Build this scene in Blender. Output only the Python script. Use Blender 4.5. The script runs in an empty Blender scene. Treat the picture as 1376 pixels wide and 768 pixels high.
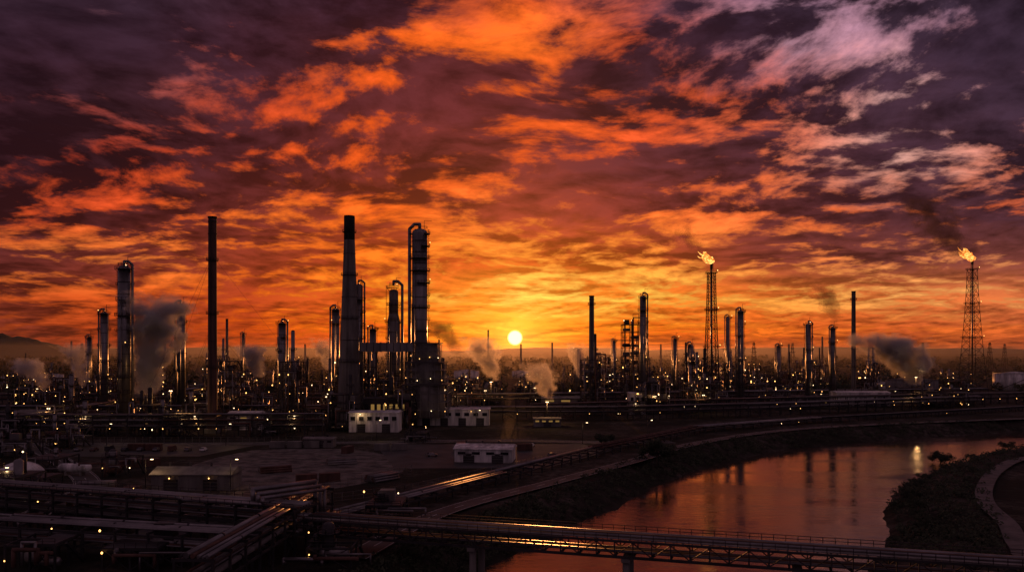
import bpy, math, random
from mathutils import Vector, Matrix, noise as mnoise
random.seed(7)
R = random.Random(11)
scene = bpy.context.scene
scene.view_settings.view_transform = 'Standard'
try: scene.view_settings.look = 'None'
except Exception: pass
scene.view_settings.exposure = 0
H = 40.0      # viewpoint height (m)
F = 1070.0    # focal length in image pixels: one pixel = d/F metres at depth d
def X(b, d): return (b - 688) * d / F  # b is an image pixel column, placed at depth d
def Z(v, d): return H + (470 - v) * d / F  # v is an image pixel row, turned into a height at depth d

def lin(c, a=1.0):
    o = []
    for v in c[:3]:
        v = v / 255.0
        o.append(v / 12.92 if v <= 0.04045 else ((v + 0.055) / 1.055) ** 2.4)
    return (o[0], o[1], o[2], a)

# ------------------------------------------------------------------ camera
cam = bpy.data.cameras.new("camera")
camo = bpy.data.objects.new("camera", cam)
scene.collection.objects.link(camo)
camo.location = (0, 0, H)
camo.rotation_euler = (math.radians(90), 0, 0)
cam.sensor_width = 36
cam.lens = 36 * F / 1376
cam.shift_y = 86 / 1376
cam.clip_start = 1
cam.clip_end = 60000
scene.camera = camo

# ------------------------------------------------------------------ world
world = bpy.data.worlds.new("World"); scene.world = world
world.use_nodes = True
try: world.cycles.sampling_method = 'NONE'
except Exception: pass
nt = world.node_tree; nt.nodes.clear()
DIM = '2D'
def nd(t, **k):
    n = nt.nodes.new(t)
    for a, b in k.items(): setattr(n, a, b)
    return n
def link(a, b): nt.links.new(a, b)
def M(op, a, b=None, c=None, clamp=False):
    n = nt.nodes.new('ShaderNodeMath'); n.operation = op; n.use_clamp = clamp
    for i, v in enumerate((a, b, c)):
        if v is None: continue
        if isinstance(v, (int, float)): n.inputs[i].default_value = v
        else: nt.links.new(v, n.inputs[i])
    return n.outputs[0]
def VM(op, a, b=None, scale=None):
    n = nt.nodes.new('ShaderNodeVectorMath'); n.operation = op
    for i, v in enumerate((a, b)):
        if v is None: continue
        if isinstance(v, (tuple, list)): n.inputs[i].default_value = v
        else: nt.links.new(v, n.inputs[i])
    if scale is not None:
        if isinstance(scale, (int, float)): n.inputs['Scale'].default_value = scale
        else: nt.links.new(scale, n.inputs['Scale'])
    return n.outputs['Value'] if op in ('DOT_PRODUCT', 'LENGTH') else n.outputs[0]
def MR(v, a, b, c=0.0, d=1.0, smooth=False):
    n = nt.nodes.new('ShaderNodeMapRange')
    n.interpolation_type = 'SMOOTHSTEP' if smooth else 'LINEAR'
    n.clamp = True
    for i, q in enumerate((v, a, b, c, d)):
        if isinstance(q, (int, float)): n.inputs[i].default_value = q
        else: nt.links.new(q, n.inputs[i])
    return n.outputs[0]
def MIX(f, a, b, mode='MIX'):
    n = nt.nodes.new('ShaderNodeMix'); n.data_type = 'RGBA'; n.blend_type = mode
    for s, v in ((n.inputs[0], f), (n.inputs[6], a), (n.inputs[7], b)):
        if isinstance(v, (int, float)): s.default_value = v
        elif isinstance(v, tuple): s.default_value = v
        else: nt.links.new(v, s)
    return n.outputs[2]
def NOISE(vec, scale, detail, rough=0.5, dist=0.0):
    n = nt.nodes.new('ShaderNodeTexNoise'); n.noise_dimensions = DIM
    n.inputs['Scale'].default_value = scale; n.inputs['Detail'].default_value = detail
    n.inputs['Roughness'].default_value = rough; n.inputs['Distortion'].default_value = dist
    nt.links.new(vec, n.inputs['Vector'])
    return n
tc = nd('ShaderNodeTexCoord')
dirn = VM('NORMALIZE', tc.outputs['Generated'])
sep = nd('ShaderNodeSeparateXYZ'); link(dirn, sep.inputs[0])
x, y, z = sep.outputs
hyp = M('MAXIMUM', M('SQRT', M('ADD', M('MULTIPLY', x, x), M('MULTIPLY', y, y))), 0.001)
az = M('ARCTAN2', x, y)
v0 = M('DIVIDE', M('DIVIDE', z, hyp), M('MAXIMUM', M('DIVIDE', y, hyp), 0.8))
zc = M('ADD', M('MAXIMUM', z, 0.0), 0.15)
comb = nd('ShaderNodeCombineXYZ')
link(M('DIVIDE', x, zc), comb.inputs[0]); link(M('DIVIDE', y, zc), comb.inputs[1])
plane = comb.outputs[0]
w1 = NOISE(plane, 1.1, 2, 0.5)
wv = VM('SCALE', VM('SUBTRACT', w1.outputs['Color'], (0.5, 0.5, 0.5)), scale=0.35)
pw = VM('ADD', plane, wv)
n1 = NOISE(pw, 2.1, 8, 0.61).outputs['Fac']
n1b = NOISE(VM('ADD', pw, (0.02, 0.10, 0)), 2.1, 3, 0.6).outputs['Fac']
n2 = NOISE(VM('ADD', pw, (7.3, 2.1, 0)), 8.5, 5, 0.62).outputs['Fac']
n3 = NOISE(VM('ADD', plane, (3.1, 12.1, 0)), 1.0, 2, 0.5).outputs['Fac']
amp = M('MULTIPLY', M('MULTIPLY', v0, 3.0, clamp=True), 0.10)
azw = M('ADD', az, M('MULTIPLY', M('SUBTRACT', n1, 0.5), M('MULTIPLY', amp, 1.6)))
vw = M('ADD', v0, M('MULTIPLY', M('SUBTRACT', n2, 0.5), amp))
t = M('ADD', M('DIVIDE', azw, 2 * math.pi), 0.5)
cols = [0, 170, 340, 510, 690, 860, 1030, 1200, 1376]
rows = [
 (470, [((110,42,28),(90,36,26),.5),((140,45,20),(110,38,20),.5),((175,55,15),(140,45,15),.5),((222,78,12),(190,62,12),.5),((248,108,15),(235,88,12),.4),((214,75,14),(184,60,14),.5),((190,72,20),(160,60,20),.5),((175,70,28),(145,58,28),.5),((155,64,34),(130,54,32),.5)]),
 (440, [((150,58,26),(110,42,26),.5),((180,65,22),(130,48,22),.5),((215,80,18),(165,58,18),.5),((248,118,20),(215,85,18),.5),((255,178,45),(250,134,28),.4),((250,128,25),(228,98,20),.5),((235,110,30),(205,88,26),.5),((225,105,38),(190,82,34),.5),((212,97,42),(170,75,38),.5)]),
 (400, [((185,75,30),(110,42,28),.5),((210,82,28),(130,48,26),.5),((232,98,25),(158,56,24),.5),((252,140,34),(205,84,24),.5),((255,198,82),(248,138,38),.42),((255,184,70),(230,118,34),.47),((248,160,66),(212,102,36),.5),((242,160,82),(205,104,48),.5),((242,158,88),(192,98,52),.5)]),
 (350, [((235,115,48),(90,36,32),.62),((242,125,52),(108,42,32),.58),((240,104,32),(130,48,28),.57),((248,116,30),(165,60,26),.52),((252,142,48),(200,80,28),.5),((252,140,52),(180,74,30),.52),((242,125,60),(118,50,38),.62),((232,128,72),(102,48,42),.62),((235,142,88),(110,54,46),.55)]),
 (290, [((200,72,35),(66,28,30),.7),((222,80,35),(76,30,30),.66),((246,112,40),(102,38,32),.57),((246,102,30),(132,48,30),.54),((246,118,50),(142,52,36),.54),((244,110,45),(122,46,38),.56),((238,108,55),(92,40,40),.66),((220,98,52),(76,38,42),.72),((210,90,52),(68,36,42),.72)]),
 (220, [((150,52,36),(54,25,31),.83),((185,61,36),(60,27,31),.78),((232,84,34),(80,32,34),.65),((244,92,30),(104,39,35),.54),((242,93,38),(110,42,37),.55),((236,88,44),(90,38,41),.6),((236,113,70),(78,38,44),.6),((234,170,154),(72,42,52),.52),((220,114,84),(61,37,47),.67)]),
 (140, [((120,52,54),(50,25,33),.84),((168,80,75),(55,28,35),.79),((210,75,40),(68,30,36),.7),((244,92,30),(86,34,36),.53),((246,96,30),(92,36,38),.53),((216,80,40),(71,34,40),.67),((220,94,62),(64,34,44),.66),((212,158,154),(64,40,52),.54),((192,130,134),(56,37,50),.59)]),
 (60,  [((94,54,66),(46,26,37),.86),((132,78,90),(50,28,39),.81),((206,86,55),(60,30,40),.73),((244,97,30),(73,32,37),.5),((250,110,35),(86,35,37),.45),((212,81,50),(65,34,44),.72),((186,134,150),(59,36,50),.62),((184,130,145),(57,38,52),.69),((128,80,94),(46,31,44),.82)]),
 (0,   [((98,65,82),(43,26,37),.83),((134,88,98),(48,30,42),.79),((126,66,77),(56,31,42),.81),((172,72,55),(62,31,42),.73),((240,96,40),(74,33,40),.59),((142,73,79),(56,34,48),.81),((176,128,150),(54,36,51),.72),((176,130,154),(56,40,54),.67),((120,82,98),(46,32,45),.78)]),
 (-350,[((138,108,122),(76,57,69),.6)]*9),
]
BACK = ((135, 106, 122), (74, 57, 69), .6)
def mkramp(stops):
    r = nt.nodes.new('ShaderNodeValToRGB'); cr = r.color_ramp; cr.interpolation = 'LINEAR'
    cr.elements[0].position = stops[0][0]; cr.elements[0].color = stops[0][1]
    cr.elements[1].position = stops[-1][0]; cr.elements[1].color = stops[-1][1]
    for p, c in stops[1:-1]:
        e = cr.elements.new(p); e.color = c
    link(t, r.inputs[0]); return r
brightC = darkC = cov = None; prev = None
for pv, cells in rows:
    sb = [(0.0, lin(BACK[0], BACK[2])), (0.30, lin(BACK[0], BACK[2]))]; sd = [(0.0, lin(BACK[1])), (0.30, lin(BACK[1]))]
    for c, (b_, d_, k_) in zip(cols, cells):
        p = math.atan((c - 688) / F) / (2 * math.pi) + 0.5
        sb.append((p, lin(b_, k_))); sd.append((p, lin(d_)))
    sb += [(0.70, lin(BACK[0], BACK[2])), (1.0, lin(BACK[0], BACK[2]))]; sd += [(0.70, lin(BACK[1])), (1.0, lin(BACK[1]))]
    rb, rd = mkramp(sb), mkramp(sd)
    vv = (470 - pv) / F
    if brightC is None:
        brightC, darkC, cov = rb.outputs[0], rd.outputs[0], rb.outputs[1]
    else:
        f = MR(vw, prev, vv)
        brightC = MIX(f, brightC, rb.outputs[0]); darkC = MIX(f, darkC, rd.outputs[0])
        cov = M('ADD', M('MULTIPLY', cov, M('SUBTRACT', 1.0, f)), M('MULTIPLY', rb.outputs[1], f))
    prev = vv
relief = M('SUBTRACT', n1, n1b)
nn = M('ADD', M('ADD', M('MULTIPLY', n1, 0.60), M('MULTIPLY', n2, 0.22)), M('MULTIPLY', n3, 0.18))
nn = M('ADD', nn, M('MULTIPLY', relief, 0.35))
thr = M('ADD', 0.5, M('MULTIPLY', M('SUBTRACT', 0.5, cov), 0.30))
f = MR(nn, M('SUBTRACT', thr, 0.075), M('ADD', thr, 0.05), smooth=True)
shade = MR(M('ADD', M('MULTIPLY', n2, 0.5), M('ADD', M('MULTIPLY', relief, -0.8), M('MULTIPLY', n3, 0.5))), 0.35, 0.65, 0.55, 1.6)
dsn = nt.nodes.new('ShaderNodeVectorMath'); dsn.operation = 'SCALE'
link(darkC, dsn.inputs[0]); link(shade, dsn.inputs['Scale'])
hi = MR(nn, M('SUBTRACT', thr, 0.17), M('SUBTRACT', thr, 0.04), 1.35, 0.82, smooth=True)
bsn = nt.nodes.new('ShaderNodeVectorMath'); bsn.operation = 'SCALE'
link(brightC, bsn.inputs[0]); link(hi, bsn.inputs['Scale'])
skyc = MIX(f, bsn.outputs[0], dsn.outputs[0])
SAZ, SEL = math.atan((692 - 688) / F), math.atan((470 - 453.5) / F)
sd_ = (math.sin(SAZ) * math.cos(SEL), math.cos(SAZ) * math.cos(SEL), math.sin(SEL))
ang = M('ARCCOSINE', M('MINIMUM', VM('DOT_PRODUCT', dirn, sd_), 1.0))
disc = MR(ang, math.radians(0.40), math.radians(0.58), 1.0, 0.0, smooth=True)
halo = M('EXPONENT', M('MULTIPLY', ang, -1 / math.radians(1.5)))
halo2 = M('EXPONENT', M('MULTIPLY', ang, -1 / math.radians(5.5)))
def SC(col, s):
    n = nt.nodes.new('ShaderNodeVectorMath'); n.operation = 'SCALE'
    n.inputs[0].default_value = col; link(s, n.inputs['Scale']); return n.outputs[0]
skyc = VM('ADD', skyc, SC((1.1, 0.46, 0.06), halo))
skyc = VM('ADD', skyc, SC((0.32, 0.09, 0.002), halo2))
skyc = VM('ADD', skyc, SC((2.6, 2.0, 0.8), disc))
bg = nd('ShaderNodeBackground'); link(skyc, bg.inputs[0]); bg.inputs[1].default_value = 1.0
wo = nd('ShaderNodeOutputWorld'); link(bg.outputs[0], wo.inputs[0])
DIM = '3D'
sun = bpy.data.lights.new("sun", 'SUN'); sun.energy = 2.0; sun.angle = math.radians(0.8)
sun.color = (1.0, 0.34, 0.09)
suno = bpy.data.objects.new("sun", sun); scene.collection.objects.link(suno)
suno.rotation_euler = Vector(sd_).to_track_quat('Z', 'Y').to_euler()

# ------------------------------------------------------------------ materials
def mat(name, col, rough=0.7, metal=0.0, var=0.35, scale=0.3, col2=None, bump=0.0, spec=0.4, streak=False):
    global nt
    m = bpy.data.materials.new(name); m.use_nodes = True; nt = m.node_tree
    bs = nt.nodes['Principled BSDF']
    geo = nt.nodes.new('ShaderNodeNewGeometry')
    vec = VM('MULTIPLY', geo.outputs['Position'], (1, 1, .15)) if streak else geo.outputs['Position']
    n = NOISE(vec, scale, 5, 0.6)
    c2 = col2 if col2 else tuple(c * (1 - var) for c in col)
    c1 = tuple(min(1, c * (1 + var * 0.6)) for c in col) if not col2 else col
    fac = MR(n.outputs['Fac'], 0.38, 0.62)
    c = MIX(fac, (*c2, 1), (*c1, 1))
    link(c, bs.inputs['Base Color'])
    bs.inputs['Roughness'].default_value = rough; bs.inputs['Metallic'].default_value = metal
    bs.inputs['Specular IOR Level'].default_value = spec
    if bump:
        b = nt.nodes.new('ShaderNodeBump'); b.inputs['Strength'].default_value = bump
        nb = NOISE(geo.outputs['Position'], scale * 4, 4, 0.6)
        link(nb.outputs['Fac'], b.inputs['Height']); link(b.outputs[0], bs.inputs['Normal'])
    return m
def emat(name, col, s, sampling='NONE'):
    m = bpy.data.materials.new(name); m.use_nodes = True; t_ = m.node_tree
    t_.nodes.clear(); e = t_.nodes.new('ShaderNodeEmission'); o = t_.nodes.new('ShaderNodeOutputMaterial')
    e.inputs[0].default_value = (*col, 1); e.inputs[1].default_value = s; t_.links.new(e.outputs[0], o.inputs[0])
    try: m.cycles.emission_sampling = sampling
    except Exception: pass
    return m
m_steel = mat("dark_steel", (0.045, 0.04, 0.042), 0.6, 0.3, scale=0.2)
m_pipe = mat("pipe_cladding", (0.22, 0.20, 0.20), 0.34, 0.6, scale=0.15, streak=True)
m_conc = mat("concrete", (0.19, 0.17, 0.155), 0.9, scale=0.3, bump=0.2, streak=True)
m_white = mat("white_paint", (0.66, 0.63, 0.6), 0.6, var=0.5, scale=0.35, streak=True)
m_rust = mat("rusty_steel", (0.12, 0.06, 0.045), 0.8, 0.1, scale=0.4, streak=True)
m_lamp = emat("lamp_glass_warm", (1.0, 0.48, 0.13), 4.2)
m_lampw = emat("lamp_glass_pale", (1.0, 0.68, 0.36), 5.0)
m_win = emat("lit_window", (1.0, 0.55, 0.15), 0.22)
m_dark = mat("dark_glass", (0.02, 0.02, 0.025), 0.15)
m_soot = mat("soot", (0.02, 0.018, 0.018), 0.9)
MATS = [m_steel, m_pipe, m_conc, m_white, m_rust, m_lamp, m_lampw, m_win, m_dark, m_soot]
ST, PI_, CO, WH, RU, LA, LW, WI, DK, SO = range(10)

# ------------------------------------------------------------------ mesh builder
class MB:
    def __init__(s): s.v = []; s.f = []; s.m = []; s.sm = []
    def face(s, f, m, sm=False): s.f.append(f); s.m.append(m); s.sm.append(sm)
    def box(s, cx, cy, z0, sx, sy, h, m=0, rot=0.0):
        b = len(s.v); c, sn = math.cos(rot), math.sin(rot)
        for dz in (0, h):
            for dx, dy in ((-.5, -.5), (.5, -.5), (.5, .5), (-.5, .5)):
                px, py = dx * sx, dy * sy
                s.v.append((cx + px * c - py * sn, cy + px * sn + py * c, z0 + dz))
        for q in ((0, 3, 2, 1), (4, 5, 6, 7), (0, 1, 5, 4), (1, 2, 6, 5), (2, 3, 7, 6), (3, 0, 4, 7)):
            s.face(tuple(b + i for i in q), m)
    def cyl(s, p0, p1, r0, r1=None, n=8, m=0, caps=True):
        if r1 is None: r1 = r0
        p0, p1 = Vector(p0), Vector(p1); d = p1 - p0
        if d.length < 1e-5: return
        q = d.to_track_quat('Z', 'Y'); b = len(s.v)
        off = math.pi / n
        ring = [q @ Vector((math.cos(2 * math.pi * i / n + off), math.sin(2 * math.pi * i / n + off), 0)) for i in range(n)]
        for p, r in ((p0, r0), (p1, r1)):
            for o in ring: s.v.append(tuple(p + o * r))
        for i in range(n):
            j = (i + 1) % n
            s.face((b + i, b + j, b + n + j, b + n + i), m, n > 5)
        if caps:
            s.face(tuple(b + i for i in reversed(range(n))), m); s.face(tuple(b + n + i for i in range(n)), m)
    def beam(s, p0, p1, w, m=0): s.cyl(p0, p1, w * 0.7, None, 4, m, True)
    def pipe(s, pts, r, m=1, n=8):
        for a, b in zip(pts[:-1], pts[1:]): s.cyl(a, b, r, None, n, m)
        for p in pts[1:-1]: s.ball(p, r * 1.02, m, 8, 4)
    def ball(s, c, r, m=0, n=10, k=5, sz=1.0, half=False):
        b = len(s.v); c = Vector(c)
        lo = 0 if half else -math.pi / 2
        for i in range(k + 1):
            a = lo + (math.pi / 2 - lo) * i / k
            for j in range(n):
                t_ = 2 * math.pi * j / n
                s.v.append((c.x + r * math.cos(a) * math.cos(t_), c.y + r * math.cos(a) * math.sin(t_), c.z + r * sz * math.sin(a)))
        for i in range(k):
            for j in range(n):
                j2 = (j + 1) % n
                s.face((b + i * n + j, b + i * n + j2, b + (i + 1) * n + j2, b + (i + 1) * n + j), m, True)
    def rail(s, pts, h=1.1, m=0, w=0.09):
        for a, b in zip(pts[:-1], pts[1:]):
            a, b = Vector(a), Vector(b); L = (b - a).length; k = max(1, int(L / 2.0))
            for hh in (h, h * 0.5): s.beam(a + Vector((0, 0, hh)), b + Vector((0, 0, hh)), w, m)
            for i in range(k + 1):
                p = a.lerp(b, i / k); s.beam(p, p + Vector((0, 0, h)), w, m)
    def lamp(s, p, r=0.3, m=None):
        if m is None: m = LA if R.random() < 0.75 else LW
        s.cyl((p[0], p[1], p[2] - r), (p[0], p[1], p[2]), r * 0.5, r, 6, m)
        s.cyl((p[0], p[1], p[2]), (p[0], p[1], p[2] + r), r, r * 0.3, 6, m)
    def obj(s, name, parent=None):
        me = bpy.data.meshes.new(name); me.from_pydata(s.v, [], s.f)
        used = sorted(set(s.m)); mp = {u: i for i, u in enumerate(used)}
        for u in used: me.materials.append(MATS[u])
        me.polygons.foreach_set('material_index', [mp[i] for i in s.m])
        me.polygons.foreach_set('use_smooth', s.sm)
        me.update(); o = bpy.data.objects.new(name, me); scene.collection.objects.link(o)
        if parent: o.parent = parent
        return o
def empty(name):
    e = bpy.data.objects.new(name, None); scene.collection.objects.link(e); e.empty_display_size = 1; return e

# ------------------------------------------------------------------ river outline, terrain
left = [(-36, -400), (-34, 0), (-28, 60), (-15, 130), (-7, 161.6), (0.3, 175), (22.4, 214), (54.5, 275), (79, 310), (120, 357), (192, 401), (281, 438), (420, 480), (640, 520), (900, 540), (1500, 520)]
right = [(1500, 430), (900, 440), (640, 430), (420, 408), (300, 385), (233, 362), (183.6, 321), (146, 283), (118, 247), (102.7, 219), (91, 192.6), (80.5, 175), (70, 158), (64, 130), (60, 60), (58, 0), (60, -400)]
poly = left + right
def sdf(px, py):
    best = 1e18; inside = False; n = len(poly)
    for i in range(n):
        ax, ay = poly[i]; bx, by = poly[(i + 1) % n]
        ex, ey = bx - ax, by - ay; wx, wy = px - ax, py - ay
        t_ = max(0, min(1, (wx * ex + wy * ey) / (ex * ex + ey * ey)))
        dx, dy = wx - ex * t_, wy - ey * t_; best = min(best, dx * dx + dy * dy)
        if (ay > py) != (by > py) and px < (bx - ax) * (py - ay) / (by - ay) + ax: inside = not inside
    d = math.sqrt(best); return -d if inside else d
def gh(px, py):
    if py < -420 or py > 900 or px > 1600 or px < -120: return 0.0
    s_ = sdf(px, py)
    if s_ > 40: return 0.0
    s_ += 3.0 * (mnoise.noise(Vector((px * 0.06, py * 0.06, 0)))) + 1.2 * mnoise.noise(Vector((px * 0.25, py * 0.25, 3)))
    h = -5 + s_ * 0.42
    if s_ < 0: h = -5 + s_ * 0.5
    if h > 0: h = min(0.8, h * 0.5) * max(0, 1 - (s_ - 12) / 14) if s_ < 26 else 0
    return max(-9, h)
def axis(lo, hi, step, far):
    a = []; v = lo
    while v <= hi: a.append(v); v += step
    s_ = step
    v = hi
    while v < far: s_ *= 1.35; v += s_; a.append(v)
    s_ = step; v = lo
    while v > -far: s_ *= 1.35; v -= s_; a.insert(0, v)
    return a
gx = axis(-60, 330, 3.0, 30000); gy = axis(90, 520, 3.0, 30000)
gv = [(a, b, gh(a, b)) for b in gy for a in gx]
nx_ = len(gx)
gf = [(j * nx_ + i, j * nx_ + i + 1, (j + 1) * nx_ + i + 1, (j + 1) * nx_ + i) for j in range(len(gy) - 1) for i in range(nx_ - 1)]
me = bpy.data.meshes.new("ground"); me.from_pydata(gv, [], gf)
me.polygons.foreach_set('use_smooth', [True] * len(gf)); me.update()
ground = bpy.data.objects.new("ground", me); scene.collection.objects.link(ground)
m = bpy.data.materials.new("soil_and_scrub"); m.use_nodes = True; nt = m.node_tree
bs = nt.nodes['Principled BSDF']; geo = nt.nodes.new('ShaderNodeNewGeometry')
a1 = NOISE(geo.outputs['Position'], 0.03, 7, 0.62).outputs['Fac']; a2 = NOISE(geo.outputs['Position'], 0.35, 6, 0.65).outputs['Fac']
c = MIX(MR(a1, 0.44, 0.58), (0.022, 0.023, 0.014, 1), (0.10, 0.082, 0.066, 1))
c = MIX(MR(a2, 0.38, 0.62), c, (0.022, 0.019, 0.015, 1))
link(c, bs.inputs['Base Color']); bs.inputs['Roughness'].default_value = 0.95; bs.inputs['Specular IOR Level'].default_value = 0.1
b = nt.nodes.new('ShaderNodeBump'); b.inputs['Strength'].default_value = 0.8; b.inputs['Distance'].default_value = 0.6
link(a2, b.inputs['Height']); link(b.outputs[0], bs.inputs['Normal'])
me.materials.append(m)
# water
wm = bpy.data.meshes.new("river")
wm.from_pydata([(-80, -420, -5), (1600, -420, -5), (1600, 620, -5), (-80, 620, -5)], [], [(0, 1, 2, 3)])
river = bpy.data.objects.new("river", wm); scene.collection.objects.link(river)
m = bpy.data.materials.new("river_water"); m.use_nodes = True; nt = m.node_tree
bs = nt.nodes['Principled BSDF']; geo = nt.nodes.new('ShaderNodeNewGeometry')
bs.inputs['Base Color'].default_value = (0.06, 0.04, 0.03, 1); bs.inputs['IOR'].default_value = 1.55
bs.inputs['Specular IOR Level'].default_value = 1.0
r1 = NOISE(VM('MULTIPLY', geo.outputs['Position'], (0.35, 1, 1)), 0.45, 5, 0.65, 0.5).outputs['Fac']
r2 = NOISE(VM('MULTIPLY', geo.outputs['Position'], (0.5, 1.5, 1)), 0.03, 6, 0.6).outputs['Fac']
b = nt.nodes.new('ShaderNodeBump'); b.inputs['Distance'].default_value = 0.16
link(MR(r2, 0.4, 0.62, 0.15, 0.8), b.inputs['Strength'])
link(r1, b.inputs['Height']); link(b.outputs[0], bs.inputs['Normal'])
link(MR(r2, 0.4, 0.6, 0.03, 0.14), bs.inputs['Roughness'])
wm.materials.append(m)

# ------------------------------------------------------------------ roads & yards
m_road = mat("asphalt", (0.05, 0.047, 0.045), 0.7, scale=0.12, var=.5)
m_grav = mat("gravel", (0.13, 0.11, 0.095), 0.95, scale=0.2, var=0.7, bump=0.5)
m_path = mat("worn_path", (0.13, 0.11, 0.10), 0.9, scale=0.3)
m_paint = mat("road_paint", (0.6, 0.6, 0.58), 0.7, scale=0.8)
m_kerb = mat("kerb_concrete", (0.25, 0.23, 0.21), 0.85, scale=0.5)
MATS += [m_road, m_grav, m_path, m_paint, m_kerb]; RO, GR, PA, PT, KE = range(10, 15)
def resample(pts, step=4):
    out = []
    n = len(pts)
    for i in range(n - 1):
        p0 = Vector(pts[max(i - 1, 0)]); p1 = Vector(pts[i]); p2 = Vector(pts[i + 1]); p3 = Vector(pts[min(i + 2, n - 1)])
        k = max(1, int((p2 - p1).length / step))
        for j in range(k):
            t_ = j / k
            out.append(0.5 * ((2 * p1) + (-p0 + p2) * t_ + (2 * p0 - 5 * p1 + 4 * p2 - p3) * t_ ** 2 + (-p0 + 3 * p1 - 3 * p2 + p3) * t_ ** 3))
    out.append(Vector(pts[-1])); return out
def strip(mb, pts, o0, o1, z0, m):
    b = len(mb.v)
    for i, p in enumerate(pts):
        a = pts[max(i - 1, 0)]; c_ = pts[min(i + 1, len(pts) - 1)]; d = (c_ - a).normalized(); n_ = Vector((-d.y, d.x))
        for o in (o0, o1):
            q = p + n_ * o; mb.v.append((q.x, q.y, z0))
    for i in range(len(pts) - 1): mb.face((b + 2 * i, b + 2 * i + 2, b + 2 * i + 3, b + 2 * i + 1)[::-1], m)
def road(name, pts, w, kerb=True, m=RO, z0=0.006, mark=True):
    mb = MB(); P = resample([Vector(p) for p in pts]); strip(mb, P, -w / 2, w / 2, z0, m)
    if mark:
        for i in range(0, len(P) - 1, 3): strip(mb, P[i:i + 2], -0.09, 0.09, z0 + 0.004, PT)
        strip(mb, P, -w / 2 + 0.3, -w / 2 + 0.42, z0 + 0.004, PT); strip(mb, P, w / 2 - 0.42, w / 2 - 0.3, z0 + 0.004, PT)
    if kerb:
        for sd in (-1, 1):
            for i in range(len(P) - 1):
                a, c_ = P[i], P[i + 1]; d = (c_ - a); n_ = Vector((-d.y, d.x)).normalized() * sd * (w / 2 + 0.15)
                mid = (a + c_) / 2 + n_
                mb.box(mid.x, mid.y, 0.0, d.length, 0.25, 0.14, KE, math.atan2(d.y, d.x))
    return mb.obj(name)
road("road", [(-30, 150), (-16, 194), (12, 236), (42, 280), (78, 335), (135, 390), (220, 430), (400, 490)], 6.0, m=RO, z0=0.95, kerb=False)
road("road", [(-420, 352), (-250, 340), (-150, 338), (-60, 345), (-5, 352), (40, 345), (70, 348)], 8, z0=0.02)
road("road", [(-205, 338), (-165, 290), (-128, 240), (-118, 205), (-112, 150)], 7, z0=0.03)
road("footpath", [(220, 305), (186, 289), (160, 262), (138, 232), (122, 205), (112, 180), (101, 158), (96, 140), (92, 60)], 4.2, kerb=False, m=PA, z0=0.9, mark=False)
def yard(name, pts, m, z0):
    mb = MB(); mb.v = [(p[0], p[1], z0) for p in pts]; mb.face(tuple(range(len(pts))), m); return mb.obj(name)
yard("gravel_yard", [(-92, 232), (-74, 227), (-55, 225), (-44, 240), (-36, 262), (-37, 284), (-44, 300), (-58, 316), (-70, 322), (-88, 323), (-104, 318), (-110, 296), (-112, 270), (-104, 248)], GR, 0.012)
yard("car_park", [(-118, 300), (-108, 334), (-190, 334), (-176, 300)], RO, 0.016)
yard("concrete_apron", [(-40, 270), (12, 270), (40, 318), (30, 340), (-58, 338)], RO, 0.014)

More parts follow.
